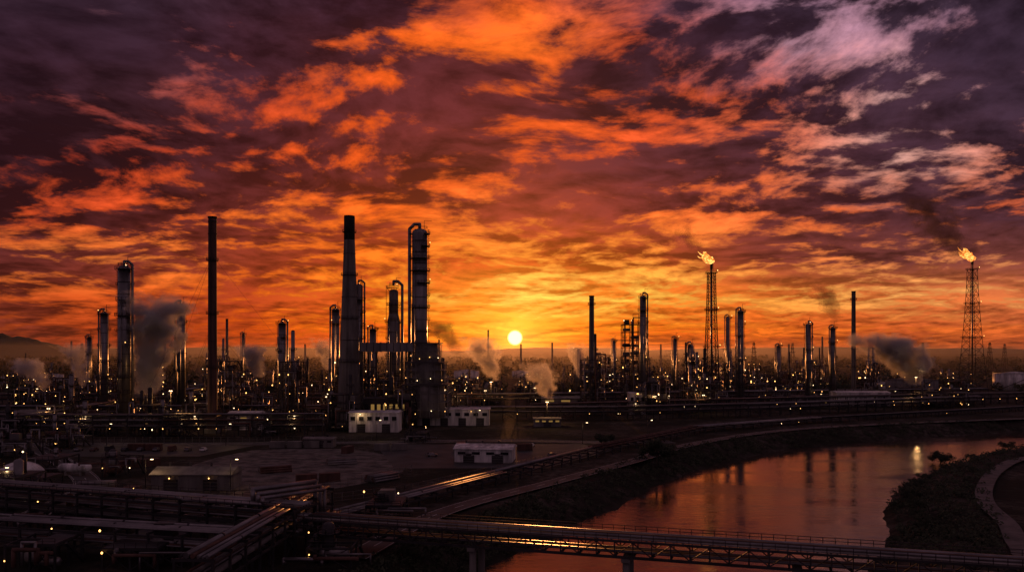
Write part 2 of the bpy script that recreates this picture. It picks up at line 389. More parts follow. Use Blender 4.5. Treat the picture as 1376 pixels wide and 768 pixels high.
# ------------------------------------------------------------------ plant generators
def column(name, b, d, top, rp, plats=7, base=0.0, m=PI_, side=-1, taper=0):
    x0, y0 = X(b, d), d; h = Z(top, d); r = rp * d / F
    mb = MB(); zt = h - 1.5
    mb.cyl((x0, y0, base), (x0, y0, base + 4), r * 1.12, r * 1.12, 20, CO)
    if taper:
        zm = h * 0.72
        mb.cyl((x0, y0, base + 4), (x0, y0, zm), r, r, 20, m); mb.cyl((x0, y0, zm), (x0, y0, zm + r * 1.2), r, r * 0.72, 20, m)
        mb.cyl((x0, y0, zm + r * 1.2), (x0, y0, zt - r), r * 0.72, r * 0.72, 20, m); rt = r * 0.72
    else:
        mb.cyl((x0, y0, base + 4), (x0, y0, zt - r * 0.5), r, r, 20, m); rt = r
    mb.ball((x0, y0, zt - (r * 0.5 if not taper else r)), rt, m, 16, 4, 0.6, True)
    zz = base + 8
    while zz < zt - 3:
        mb.cyl((x0, y0, zz), (x0, y0, zz + 0.25), r * 1.03 if zz < h * 0.7 or not taper else rt * 1.03, None, 20, ST); zz += 6
    for i in range(plats):
        zp = base + (h - base) * (0.22 + 0.74 * i / max(1, plats - 1))
        rr = (rt if (taper and zp > h * 0.74) else r)
        a0 = R.uniform(0, 6.28); span = R.uniform(2.6, 4.8); n = 10; ro = rr + 1.5
        ang_ = [a0 + span * k / n for k in range(n + 1)]
        bidx = len(mb.v)
        for a in ang_:
            for q in (rr * 0.98, ro):
                mb.v.append((x0 + q * math.cos(a), y0 + q * math.sin(a), zp)); mb.v.append((x0 + q * math.cos(a), y0 + q * math.sin(a), zp + 0.25))
        for k in range(n):
            o = bidx + k * 4
            mb.face((o, o + 2, o + 6, o + 4), ST); mb.face((o + 1, o + 5, o + 7, o + 3), ST); mb.face((o + 2, o + 3, o + 7, o + 6), ST)
        mb.rail([(x0 + ro * math.cos(a), y0 + ro * math.sin(a), zp + 0.25) for a in ang_], 1.2, ST, 0.13)
        for a in ang_[::3]: mb.beam((x0 + ro * math.cos(a), y0 + ro * math.sin(a), zp), (x0 + rr * math.cos(a), y0 + rr * math.sin(a), zp - 1.4), 0.15)
        if R.random() < 0.5:
            a = ang_[R.randrange(n)]; mb.lamp((x0 + ro * math.cos(a), min(y0 + ro * math.sin(a), y0), zp + 2.2), 0.24)
    xa = x0 - side * (r + 0.5)
    for dx in (-0.3, 0.3): mb.beam((xa, y0 + dx, base), (xa, y0 + dx, zt), 0.1)
    zz = base + 2
    while zz < zt: mb.beam((xa, y0 - 0.35, zz), (xa, y0 + 0.35, zz), 0.08); mb.box(xa - side * 0.35, y0, zz, 0.7, 0.9, 0.1, ST); zz += 1.2
    pr = max(0.35, r * 0.22); px = x0 + side * (r + pr + 0.5)
    mb.pipe([(x0, y0 - 0.1, zt), (x0, y0 - 0.1, h + pr * 1.2), (x0 + side * (r * 0.7), y0 - 0.1, h + pr * 1.2), (px, y0 - 0.1, h - pr * 1.6), (px, y0 - 0.1, base + 6)], pr, PI_, 10)
    zz = base + 10
    while zz < zt - 4: mb.box((px + x0) / 2, y0 - 0.1, zz, abs(px - x0), 0.3, 0.3, ST); zz += 9
    for k in range(3):
        a = R.uniform(3.3, 6.1); q = r + 0.45; zz = R.uniform(0.5, 0.95) * h
        mb.cyl((x0 + q * math.cos(a), y0 + q * math.sin(a), base), (x0 + q * math.cos(a), y0 + q * math.sin(a), zz), 0.16, None, 6, PI_)
    mb.rail([(x0 + rt * math.cos(a), y0 + rt * math.sin(a), zt - 0.2) for a in [k * 0.785 for k in range(9)]], 1.6, ST, 0.12)
    mb.beam((x0 + rt * .6, y0, zt), (x0 + rt * .6, y0, h + 3), 0.2); mb.beam((x0 + rt * .6, y0, h + 3), (x0 + rt * 1.6, y0, h + 2.8), 0.16)
    return mb.obj(name)

def chimney(name, b, d, top, rt, rb, m=CO, cap=0.0, rings=5, guy=False, q0=1.0):
    x0, y0 = X(b, d), d; h = Z(top, d); r1 = rt * d / F; r0 = rb * d / F
    mb = MB(); N = 24; k = 12; prof = []
    RR = lambda q: r1 + (r0 - r1) * max(0, 1 - q / q0) ** 1.15
    for i in range(k + 1): prof.append((i / k * h, RR(i / k)))
    for (za, ra), (zb, rb_) in zip(prof[:-1], prof[1:]): mb.cyl((x0, y0, za), (x0, y0, zb), ra, rb_, N, m, False)
    mb.cyl((x0, y0, h - 0.8), (x0, y0, h), r1 * 1.12, None, N, SO); mb.cyl((x0, y0, h - 2.6), (x0, y0, h - 2.2), r1 * 1.1, None, N, ST)
    if cap: mb.cyl((x0, y0, h * (1 - cap)), (x0, y0, h - 0.8), r1 * 1.14, None, N, SO)
    for i in range(rings):
        zp = h * (0.3 + 0.62 * i / max(1, rings - 1)); q = zp / h; rr = RR(q)
        mb.cyl((x0, y0, zp), (x0, y0, zp + 0.2), rr + (0.9 if i % 2 == 0 else 0.2), None, N, ST)
        if i % 2 == 0: mb.rail([(x0 + (rr + .9) * math.cos(a), y0 + (rr + .9) * math.sin(a), zp + 0.2) for a in [j * 0.524 for j in range(13)]], 1.2, ST, 0.12)
    for dx in (-0.3, 0.3): mb.beam((x0 + dx, y0 - r0 - .1, 0), (x0 + dx, y0 - r1 - 0.25, h), 0.12)
    if guy:
        for a in (0.3, 2.4, 4.5):
            for q in (0.82, 0.5):
                mb.cyl((x0, y0, h * q), (x0 + math.cos(a) * h * 0.75 * q, y0 + math.sin(a) * h * .75 * q, 0), 0.05, None, 4, ST)
    mb.box(x0, y0, 0, r0 * 2.8, r0 * 2.8, 2.0, CO)
    return mb.obj(name)

def frame(mb, x0, y0, w, dp, h, z0=0.0, bay=6.0, lev=5.0, fill=0.6, t_=0.35, m=ST):
    nx = max(1, round(w / bay)); ny = max(1, round(dp / bay)); nl = max(1, round(h / lev))
    xs = [x0 - w / 2 + w * i / nx for i in range(nx + 1)]; ys = [y0 - dp / 2 + dp * i / ny for i in range(ny + 1)]; zs = [z0 + h * i / nl for i in range(1, nl + 1)]
    for a in xs:
        for c_ in ys: mb.box(a, c_, z0, t_, t_, h, m)
    for zz in zs:
        for a in xs: mb.box(a, y0, zz - t_, t_ * .8, dp, t_ * .9, m)
        for c_ in ys: mb.box(x0, c_, zz - t_ * 1.1, w, t_ * .75, t_, m)
        for i in range(nx):
            if R.random() < fill:
                mb.box((xs[i] + xs[i + 1]) / 2, y0, zz + 0.01, (xs[i + 1] - xs[i]) - 0.04, dp, 0.12, m)
        mb.rail([(xs[0], ys[0], zz), (xs[-1], ys[0], zz)], 1.1, m, 0.1)
    for i in range(nx):
        if R.random() < 0.5:
            for j in range(nl):
                za = z0 + h * j / nl; zb = z0 + h * (j + 1) / nl
                mb.beam((xs[i], ys[0] - .05, za), (xs[i + 1], ys[0] - .05, zb), t_ * .5, m)
                mb.beam((xs[i + 1], ys[0] - .1, za), (xs[i], ys[0] - .1, zb), t_ * .5, m)
    return xs, ys, zs

def process_unit(b, d, w, h, name="process_unit", nl=5):
    x0 = X(b, d); y0 = d; dp = R.uniform(8, 16); mb = MB()
    xs, ys, zs = frame(mb, x0, y0, w, dp, h)
    allz = [0] + zs
    for zz in allz:
        for i in range(len(xs) - 1):
            u = R.random(); cx = (xs[i] + xs[i + 1]) / 2; cy = y0 + R.uniform(-dp * .3, dp * .2)
            if zz == zs[-1] and u < 0.5: continue
            mm = R.choice([PI_, PI_, ST, RU, CO, CO])
            if u < 0.35:
                r = R.uniform(0.7, 1.4); L = min(w / len(xs), 6) * .45
                mb.cyl((cx - L, cy, zz + r + .5), (cx + L, cy, zz + r + .5), r, None, 12, mm); mb.ball((cx + L, cy, zz + r + .5), r * .98, mm, 10, 4); mb.ball((cx - L, cy, zz + r + .5), r * .98, mm, 10, 4)
            elif u < 0.6:
                r = R.uniform(0.6, 1.3); hh = R.uniform(3, 8)
                mb.cyl((cx, cy, zz), (cx, cy, zz + hh), r, None, 12, mm); mb.ball((cx, cy, zz + hh), r, mm, 10, 3, .6, True)
            elif u < 0.78: mb.box(cx, cy, zz + .1, R.uniform(2, 4.5), R.uniform(2, 4), R.uniform(1.5, 3.2), mm)
    for k in range(int(w / 2.2)):
        a = R.uniform(x0 - w / 2, x0 + w / 2); zt = R.uniform(.4, 1.15) * h; za = R.uniform(0, 3); xb = a + R.uniform(-9, 9); yy = ys[0] - R.uniform(.3, 1.2)
        mb.pipe([(a, yy, za), (a, yy, zt), (xb, yy, zt), (xb, yy, R.uniform(1, zt))], R.uniform(.12, .4), R.choice([PI_, PI_, RU]), 6)
    for k in range(R.randrange(0, 3)):
        a = R.uniform(x0 - w / 2, x0 + w / 2); hh = min(h * R.uniform(1.2, 1.9), h + 16 if h < 40 else h + 3); r = R.uniform(.5, 1.2)
        mb.cyl((a, y0, 0), (a, y0, hh), r, None, 12, R.choice([PI_, ST])); mb.ball((a, y0, hh), r, ST, 10, 3, .6, True)
        mb.cyl((a, y0, hh * .8), (a, y0, hh * .8 + .2), r + 1, None, 12, ST); mb.rail([(a + (r + 1) * math.cos(q), y0 + (r + 1) * math.sin(q), hh * .8) for q in [j * .785 for j in range(9)]], 1.1, ST, .1)
    xs_ = xs[-1] + 1.2
    for j in range(len(allz) - 1):
        za, zb = allz[j], allz[j + 1]; s_ = 1 if j % 2 else -1
        mb.beam((xs_, y0 - 3 * s_, za), (xs_, y0 + 3 * s_, zb), .4)
    for k in range(nl):
        mb.lamp((R.choice(xs) + R.uniform(-.5, .5), ys[0] - .6, R.choice(allz[:]) + R.uniform(2.2, 3.5)), R.choice([.14, .18, .24, .36]) * (d / 450) ** .5)
    return mb.obj(name)

def pipe_rack(name, pts, w=8, levels=(5.0, 7.5), bent=8, npipe=8, rmax=0.35, lamps=0.2, zbase=0.0, rail=False):
    mb = MB(); P = [Vector(p) for p in pts]
    for a, c_ in zip(P[:-1], P[1:]):
        d = c_ - a; L = d.length; u = d / L; n_ = Vector((-u.y, u.x)); k = max(1, round(L / bent)); rot = math.atan2(u.y, u.x)
        for i in range(k + 1):
            q = a + u * (L * i / k)
            for s_ in (-1, 1):
                e = q + n_ * (w / 2 * s_); mb.box(e.x, e.y, zbase - 1, .38, .38, levels[-1] + 1 - zbase, ST, rot)
            for lv in levels: mb.box(q.x, q.y, lv - .45, .35, w + .8, .45, ST, rot)
            if i < k and i % 4 == 1:
                for s_ in (-1, 1):
                    e0 = q + n_ * (w / 2 * s_); e1 = e0 + u * (L / k)
                    mb.beam((e0.x, e0.y, zbase), (e1.x, e1.y, levels[0] - .4), .2); mb.beam((e1.x, e1.y, zbase), (e0.x, e0.y, levels[0] - .4), .2)
            if R.random() < lamps:
                e = q + n_ * (-w / 2 - .2); mb.lamp((e.x, e.y, levels[0] - 1), R.choice([.14, .18, .24]))
        mid = (a + c_) / 2
        for lv in levels:
            for s_ in (-1, 1):
                e = mid + n_ * (w / 2 * s_); mb.box(e.x, e.y, lv - .95, L, .28, .4, ST, rot)
            o = -w / 2 + .6
            while o < w / 2 - .4:
                r = R.uniform(.12, rmax); o += r
                if R.random() < .88:
                    e0 = a + n_ * o; e1 = c_ + n_ * o
                    mb.cyl((e0.x, e0.y, lv + r), (e1.x, e1.y, lv + r), r, None, 10, R.choice([PI_, PI_, PI_, RU, ST, CO]))
                    if R.random() < .3:
                        for t_ in (0.2, .45, .7, .9):
                            g0 = e0.lerp(e1, t_); g1 = g0 + u * .35; mb.cyl((g0.x, g0.y, lv + r), (g1.x, g1.y, lv + r), r * 1.35, None, 10, ST)
                o += r + R.uniform(.12, .5)
        if rail:
            for s_ in (-1, 1):
                e0 = a + n_ * (w / 2 * s_ * 1.1); e1 = c_ + n_ * (w / 2 * s_ * 1.1)
                mb.rail([(e0.x, e0.y, levels[-1]), (e1.x, e1.y, levels[-1])], 1.2, ST, .09)
    return mb.obj(name)

def tank(name, b, d, rp, hp, m=WH):
    x0 = X(b, d); r = rp * d / F; h = hp * d / F; mb = MB(); N = 40
    mb.cyl((x0, d, 0), (x0, d, h), r, None, N, m); mb.cyl((x0, d, h + .01), (x0, d, h + r * .1), r * 1.0, .4, N, m)
    for q in (.25, .5, .75, .97): mb.cyl((x0, d, h * q), (x0, d, h * q + .25), r + .12, None, N, m)
    mb.rail([(x0 + r * math.cos(a), d + r * math.sin(a), h) for a in [k * math.pi / 16 for k in range(33)]], 1.2, ST, .12)
    for k in range(24):
        a0 = 3.4 + k * .07; a1 = a0 + .07
        mb.beam((x0 + (r + .6) * math.cos(a0), d + (r + .6) * math.sin(a0), h * k / 24), (x0 + (r + .6) * math.cos(a1), d + (r + .6) * math.sin(a1), h * (k + 1) / 24), .5)
    return mb.obj(name)

def building(name, x0, y0, w, dp, h, m=WH, gable=1.5, doors=3, wins=0, lit=False, rot=0.0, lamps=0):
    e = empty(name); e.location = (x0, y0, 0); e.rotation_euler[2] = rot
    wl = MB(); wl.box(0, 0, 0, w, dp, h, m)
    n = int(w / 1.2)
    for i in range(n): wl.box(-w / 2 + (i + .5) * w / n, -dp / 2 - .03, .3, .12, .06, h - .5, m)
    wl.box(0, 0, 0, w + .2, dp + .2, .3, CO); wl.obj("walls", e)
    rf = MB(); o = .5
    for xx in (-w / 2 - o, w / 2 + o):
        rf.v += [(xx, -dp / 2 - o, h), (xx, dp / 2 + o, h), (xx, 0, h + gable), (xx, -dp / 2 - o, h + .2), (xx, dp / 2 + o, h + .2), (xx, 0, h + gable + .2)]
    for f_ in ((0, 2, 8, 6), (2, 1, 7, 8), (3, 9, 11, 5), (5, 11, 10, 4), (0, 6, 9, 3), (1, 4, 10, 7), (0, 3, 5, 2), (1, 2, 5, 4), (6, 8, 11, 9), (7, 10, 11, 8), (0, 1, 2), (6, 8, 7)): rf.face(f_, m)
    for k in range(int(w / 6)): rf.cyl((-w / 2 + 3 + k * 6, 1, h + gable * .6), (-w / 2 + 3 + k * 6, 1, h + gable + 1.2), .35, None, 8, ST)
    rf.obj("roof", e)
    dr = MB()
    for i in range(doors):
        cx = -w / 2 + (i + .5) * w / doors; dr.box(cx, -dp / 2 - .1, .02, min(4, w / doors * .5), .12, min(4.2, h * .7), ST)
        for q in range(4): dr.box(cx, -dp / 2 - .18, .5 + q * .9, min(4, w / doors * .5), .06, .08, CO)
    if doors: dr.obj("doors", e)
    if wins:
        wn = MB()
        for i in range(wins):
            cx = -w / 2 + (i + .5) * w / wins
            wn.box(cx, -dp / 2 - .12, h * .62, w / wins * .55, .1, h * .2, WI if lit and R.random() < .8 else DK); wn.box(cx, -dp / 2 - .2, h * .62 - .15, w / wins * .65, .2, .12, m)
        wn.obj("windows", e)
    if lamps:
        lm = MB()
        for i in range(lamps): lm.box(-w / 2 + (i + .5) * w / lamps, -dp / 2 - .6, h - .5, .15, 1.1, .12, ST); lm.lamp((-w / 2 + (i + .5) * w / lamps, -dp / 2 - 1.1, h - .75), .2)
        lm.obj("wall_lamps", e)
    return e

# ------------------------------------------------------------------ hero structures
column("distillation_column", 167, 400, 353, 8.0, 9, side=1)
column("distillation_column", 140, 470, 416, 5.0, 6, side=-1)
column("distillation_column", 243, 520, 405, 5.5, 6)
column("distillation_column", 379, 520, 430, 5.2, 6, side=1)
column("distillation_column", 451, 500, 411, 5, 7)
column("distillation_column", 482, 445, 378, 5.5, 9, side=1)
column("distillation_column", 501, 480, 438, 4.5, 4)
column("distillation_column", 529, 455, 380, 8.5, 7, side=1, taper=1, m=CO)
column("distillation_column", 564, 425, 304, 10.2, 13, side=-1)
column("distillation_column", 864, 520, 394, 4.2, 8, side=1)
column("distillation_column", 995, 560, 414, 4.2, 7)
column("distillation_column", 978, 600, 423, 2.6, 3)
column("distillation_column", 1086, 560, 432, 3.6, 6, side=1)
column("distillation_column", 1119, 590, 437, 3.2, 5)
column("distillation_column", 907, 620, 452, 2.6, 3)
column("distillation_column", 928, 640, 460, 4.0, 3)
column("distillation_column", 825, 700, 455, 2.4, 3)
column("distillation_column", 120, 640, 450, 3, 4)
column("distillation_column", 327, 760, 446, 2.2, 3)
column("distillation_column", 1046, 700, 462, 3, 3)
column("distillation_column", 776, 640, 468, 3.2, 3)
chimney("chimney_stack", 285.5, 385, 291, 5.4, 6.2, m=RU, rings=6, guy=True)
chimney("chimney_stack", 469.5, 430, 290, 6.4, 17, m=CO, cap=.12, rings=7)
chimney("chimney_stack", 795, 520, 397, 3.2, 4.0, m=CO, rings=3)
chimney("chimney_stack", 1147, 640, 391, 2.6, 3.2, m=CO, rings=3)
chimney("chimney_stack", 305, 900, 428, 1.6, 2.2, rings=2)
chimney("chimney_stack", 656, 1500, 443, 1.0, 1.4, rings=2)
for b_, t_ in ((96, 458), (222, 452), (410, 462), (700, 462), (742, 460), (1060, 462), (1180, 452), (1240, 463), (590, 456), (888, 462), (1105, 452)):
    chimney("chimney_stack", b_, 1100 + R.uniform(0, 500), t_, 1.1, 1.6, rings=2)

def reactor():
    d = 418; s = d / F; e = empty("reactor_structure"); mb = MB()
    x0 = X(573, d)
    tiers = [(Z(560, d), Z(516, d), 60), (Z(516, d), Z(487, d), 50), (Z(487, d), Z(461, d), 38)]
    for (za, zb, w_) in tiers:
        za = max(0, za); w_ *= s; mb.cyl((x0, d + 2, za), (x0, d + 2, zb), w_ * .42, w_ * .40, 12, CO)
        frame(mb, x0, d + 2, w_, w_ * .8, zb - za, za, 5, 4, .25, .3, PI_)
        mb.box(x0, d + 2, zb + .02, w_ + 1.5, w_ * .8 + 1.5, .3, ST)
        for q in (-.5, -.2, .15, .45): mb.lamp((x0 + w_ * q, d + 1 - w_ * .45, za + R.uniform(2, 4)), .22)
    mb.obj("tiers", e)
    du = MB(); zz = Z(472, d)
    du.box(X(520, d), d + 2, zz, 74 * s, 5, 12 * s, PI_)
    for k in range(9): du.box(X(484 + k * 9, d), d + 2, zz - .2, .3, 5.5, 12 * s + .4, ST)
    for b_ in (486, 505, 524, 545): du.box(X(b_, d), d + 2, 0, .9, .9, zz, ST)
    for q in (.3, .6): du.box(X(515, d), d + 2, zz * q, 62 * s, .4, .6, ST)
    du.obj("flue_duct", e)
reactor()
for (b_, w_, h_, d_) in ((480, 22, 31, 436), (516, 18, 26, 440), (455, 12, 22, 452), (600, 9, 24, 444), (538, 14, 20, 408), (847, 11, 57, 530), (928, 9, 33, 600), (868, 12, 20, 500)):
    process_unit(b_, d_, w_, h_, nl=9)
spots = []
for i in range(150):
    zone = R.random()
    if zone < .45: b_ = R.uniform(-20, 470)
    elif zone < .55: b_ = R.uniform(600, 760)
    elif zone < .85: b_ = R.uniform(750, 1110)
    else: b_ = R.uniform(1060, 1300)
    d_ = R.uniform(395, 900) if b_ < 600 else R.uniform(500, 950)
    if b_ > 940: d_ = max(d_, 560)
    if 1110 < b_ < 1215: d_ = max(d_, 605)
    x_ = X(b_, d_)
    if any(abs(x_ - a) < 14 and abs(d_ - c_) < 12 for a, c_ in spots): continue
    spots.append((x_, d_))
    hi_ = R.choice([8, 10, 12, 14, 18, 22, 26, 34]); hi_ = min(hi_, 38)
    if 600 < b_ < 760: hi_ = min(hi_, 12)
    if b_ > 1180: hi_ = min(hi_, 10)
    process_unit(b_, d_, R.uniform(8, 22), hi_, nl=R.randrange(2, 9))
pipe_rack("pipe_rack", [(-330, 372), (-160, 368), (-88, 372)], 7, (5, 7.5, 10), lamps=.3)
pipe_rack("pipe_rack", [(-380, 450), (-60, 455)], 7, (5, 8), lamps=.4)
pipe_rack("pipe_rack", [(-46, 452), (60, 455), (140, 480), (330, 562)], 8, (5, 7.5), lamps=.15)
pipe_rack("pipe_rack", [(10, 470), (190, 540), (420, 610)], 8, (5, 8), lamps=.3)
pipe_rack("pipe_rack", [(-420, 560), (-20, 560), (380, 640)], 8, (6, 9), lamps=.4)
pipe_rack("pipe_rack", [(-60, 445), (-52, 500), (-50, 600)], 7, (6, 9), lamps=.4)
pipe_rack("pipe_rack", [(-230, 372), (-250, 560), (-270, 800)], 7, (6, 9), lamps=.4)
pipe_rack("pipe_rack", [(-41.7, 180), (-4, 243), (32, 304), (91, 388), (169, 440), (339, 528), (620, 590)], 7, (2.6,), bent=7, npipe=9, rmax=.42, lamps=.03)
pipe_rack("pipe_rack", [(-230, 222), (-119, 185), (-41, 158)], 7.5, (4.2, 6.6, 9.0), bent=7, rmax=.4, lamps=.0, rail=True)
pipe_rack("pipe_rack", [(-210, 190), (-101.8, 159), (-46, 146)], 6, (3.5, 6.2), bent=7, rmax=.38, lamps=.0)
pipe_rack("pipe_rack", [(-48, 120), (-44, 182)], 6, (5.2, 8.6), bent=6, rmax=.5, lamps=.0)
mb = MB()
for k, (r_, o) in enumerate(((.5, 0), (.4, 1.4), (.35, 2.6))):
    mb.pipe([(-70 + o, 165.5 - o, 9.4), (-52 + o, 160 - o * .8, 9.4), (-52 + o, 160 - o * .8, 12.0 - o * .5), (-42 + o, 170 - o, 12.0 - o * .5), (-42 + o, 170 - o, 3.2), (-41.7 + o * .9, 182, 3.2)], r_, PI_, 12)
mb.obj("pipe_expansion_loop")

# ------------------------------------------------------------------ truss pipe bridge over the river
def bridge():
    e = empty("pipe_bridge"); a = Vector((-40, 160)); c_ = Vector((112, 116)); d = c_ - a; L = d.length; u = d / L; n_ = Vector((-u.y, u.x)); rot = math.atan2(u.y, u.x)
    w = 7.0; zb, zt = 3.6, 6.4; k = int(L / 3.2); tr = MB()
    for s_ in (-1, 1):
        mid = (a + c_) / 2 + n_ * (w / 2 * s_)
        for zz, q in ((zb, .45), (zt, .4)): tr.box(mid.x, mid.y, zz, L, .4, q, ST, rot)
        for i in range(k + 1):
            p = a + u * (L * i / k) + n_ * (w / 2 * s_); tr.box(p.x, p.y, zb + .45, .2, .2, zt - zb - .45, ST, rot)
            if i < k:
                p2 = p + u * (L / k); tr.beam((p.x, p.y, zb + .4 if i % 2 else zt), (p2.x, p2.y, zt if i % 2 else zb + .4), .18)
        p0 = a + n_ * (w / 2 * s_); p1 = c_ + n_ * (w / 2 * s_)
        tr.rail([(p0.x, p0.y, zt + .4), (p1.x, p1.y, zt + .4)], 1.1, ST, .1)
    for i in range(k + 1):
        p = a + u * (L * i / k); tr.box(p.x, p.y, zb + .02, .3, w - .4, .38, ST, rot)
        if i % 3 == 0: tr.box(p.x, p.y, zt + .05, .28, w - .4, .3, ST, rot)
    tr.obj("truss", e)
    dk = MB(); mid = (a + c_) / 2 - n_ * 2.3; dk.box(mid.x, mid.y, zt + .42, L, 1.5, .1, CO, rot)
    mid = (a + c_) / 2 + n_ * 2.6; dk.box(mid.x, mid.y, zt + .42, L, 1.0, .1, CO, rot); dk.obj("walkway", e)
    pp = MB()
    for lv in (zb + .4, zt + .36):
        for o, r in ((-1.2, .3), (-.4, .22), (.25, .26), (.95, .34), (1.7, .2)):
            p0 = a + n_ * o; p1 = c_ + n_ * o; pp.cyl((p0.x, p0.y, lv + r), (p1.x, p1.y, lv + r), r, None, 12, PI_ if o != .25 else RU)
    pp.obj("pipes", e)
    pr = MB()
    for t_ in (.02, .22, .40, .58, .76, .93):
        p = a + u * (L * t_)
        for s_ in (-1, 1):
            q = p + n_ * (2.6 * s_); pr.cyl((q.x, q.y, -9.5), (q.x, q.y, zb - .6), .65, None, 14, CO)
        pr.box(p.x, p.y, zb - .7, 1.5, w + .4, .68, CO, rot); pr.box(p.x, p.y, -3.5, .8, 4.4, .8, CO, rot)
    pr.obj("piers", e)
bridge()

# ------------------------------------------------------------------ flares
def flame_mesh(x0, y0, z0, L, parent, seed):
    fm = bpy.data.meshes.new("flame"); rr = random.Random(seed); vs = []; fs = []
    tongues = [((-.6, 0, .8), 1.0, .24), ((-.9, .1, .55), .95, .17), ((-.25, -.1, .8), .5, .2), ((-.75, .1, .75), 1.1, .13)]
    for (dx, dy, dz), ln, rad in tongues:
        b = len(vs); D = Vector((dx, dy, dz)).normalized(); N = 12; K = 16; ph = rr.uniform(0, 6)
        for i in range(K + 1):
            q = i / K; r = rad * L * math.sin(math.pi * min(1, (q * .88 + .12)) ** .8) * (1 - q * .25) + .04
            cx = D * (ln * L * q) + Vector((math.sin(q * 7 + ph) * .09 * L * q, math.cos(q * 5 + ph) * .05 * L * q, math.sin(q * 9 + ph) * .07 * L * q))
            for j in range(N):
                a = 2 * math.pi * j / N; rj = r * (1 + .8 * mnoise.noise(Vector((math.cos(a) * 1.2, math.sin(a) * 1.2 + seed, q * 6 + ph))))
                vs.append((x0 + cx.x + rj * math.cos(a), y0 + cx.y + rj * math.sin(a), z0 + cx.z + .5 * rj * math.sin(a + 1)))
        for i in range(K):
            for j in range(N): fs.append((b + i * N + j, b + i * N + (j + 1) % N, b + (i + 1) * N + (j + 1) % N, b + (i + 1) * N + j))
    fm.from_pydata(vs, [], fs); fm.polygons.foreach_set('use_smooth', [True] * len(fs)); fm.materials.append(m_flame)
    o = bpy.data.objects.new("flame", fm); scene.collection.objects.link(o); o.parent = parent
m_flame = bpy.data.materials.new("flame"); m_flame.use_nodes = True; nt = m_flame.node_tree; nt.nodes.clear()
geo = nt.nodes.new('ShaderNodeNewGeometry'); nf = NOISE(geo.outputs['Position'], .45, 3, .6, 1.0).outputs['Fac']
em = nt.nodes.new('ShaderNodeEmission'); link(MIX(MR(nf, .42, .62), (1.0, .20, .02, 1), (1.0, .55, .13, 1)), em.inputs[0]); link(MR(nf, .35, .65, .8, 2.0), em.inputs[1])
ou = nt.nodes.new('ShaderNodeOutputMaterial'); link(em.outputs[0], ou.inputs[0])
def flare(b, d, top, wb, wt, base_v=None, seed=1, L=11):
    e = empty("flare_stack"); x0 = X(b, d); h = Z(top, d); mb = MB(); K = 14; s = d / F
    W = lambda q: (wt + (wb - wt) * (1 - q) ** 1.4) * s / 2
    C = ((-1, -1), (1, -1), (1, 1), (-1, 1)); hl = h * .93
    for i in range(K):
        qa, qb = i / K, (i + 1) / K; wa, wb_ = W(qa), W(qb); za, zb = hl * qa, hl * qb
        for j in range(4):
            c0, c1 = C[j], C[(j + 1) % 4]
            mb.beam((x0 + c0[0] * wa, d + c0[1] * wa, za), (x0 + c0[0] * wb_, d + c0[1] * wb_, zb), .42)
            mb.beam((x0 + c0[0] * wb_, d + c0[1] * wb_, zb), (x0 + c1[0] * wb_, d + c1[1] * wb_, zb), .26)
            mb.beam((x0 + c0[0] * wa, d + c0[1] * wa, za), (x0 + c1[0] * wb_, d + c1[1] * wb_, zb), .24)
            mb.beam((x0 + c1[0] * wa, d + c1[1] * wa, za), (x0 + c0[0] * wb_, d + c0[1] * wb_, zb), .24)
        if i in (5, 9, 13):
            mb.box(x0, d, zb, wb_ * 2 + 2.4, wb_ * 2 + 2.4, .3, ST); q = wb_ + 1.2
            mb.rail([(x0 - q, d - q, zb + .3), (x0 + q, d - q, zb + .3), (x0 + q, d + q, zb + .3), (x0 - q, d + q, zb + .3), (x0 - q, d - q, zb + .3)], 1.3, ST, .14)
            mb.lamp((x0 + q, d - q, zb + 2), .35)
    mb.obj("lattice_tower", e)
    r = MB(); r.cyl((x0, d, 0), (x0, d, h - 4), .75, None, 12, PI_); r.cyl((x0, d, h - 4), (x0, d, h), .95, 1.15, 12, SO)
    for a in (0, 2.1, 4.2): r.cyl((x0 + 1.4 * math.cos(a), d + 1.4 * math.sin(a), h * .5), (x0 + 1.4 * math.cos(a), d + 1.4 * math.sin(a), h + .4), .12, None, 6, ST)
    r.obj("riser_and_tip", e)
    flame_mesh(x0, d, h + .2, L, e, seed)
flare(956, 600, 354, 20, 9, seed=3, L=12)
flare(1306.5, 820, 350, 26, 9, seed=8, L=17)

# ------------------------------------------------------------------ tanks & buildings
tank("storage_tank", 627, 1000, 17, 15); tank("storage_tank", 1364, 800, 26, 22); tank("storage_tank", 1225, 715, 32, 20, CO)
tank("storage_tank", 1178, 760, 18, 13, WH)
for b_, d_, r_, h_ in ((1170, 900, 14, 9), (590, 1000, 10, 10), (700, 1150, 12, 9), (735, 900, 10, 9), (20, 900, 16, 12), (70, 1000, 14, 10), (1010, 1100, 14, 9), (1290, 1100, 16, 9), (330, 1100, 12, 10), (860, 1100, 12, 9)):
    tank("storage_tank", b_, d_, r_, h_, R.choice([WH, CO, CO]))
building("warehouse_building", X(503, 388), 392, 24, 12, 9.5, WH, .8, 2, 6)
building("warehouse_building", X(609, 420), 426, 38, 12, 8.5, WH, .8, 4, 8, lamps=2)
building("warehouse_building", X(1159, 570), 575, 38, 14, 9.5, WH, 1.0, 4, 0)
building("control_building", X(652, 284), 288, 20.5, 12, 4.8, WH, 1.3, 2, 4, rot=-.12)
building("storage_shed", X(254, 226), 232, 22.5, 10, 4.4, CO, 1.6, 2, 0, lamps=2)
building("maintenance_shed", X(508, 392) + 1, 412, 22, 10, 15, ST, .8, 0, 7, lit=True)
building("warehouse_building", X(330, 400), 402, 16, 10, 8, WH, 1.2, 2, 3, lit=True)
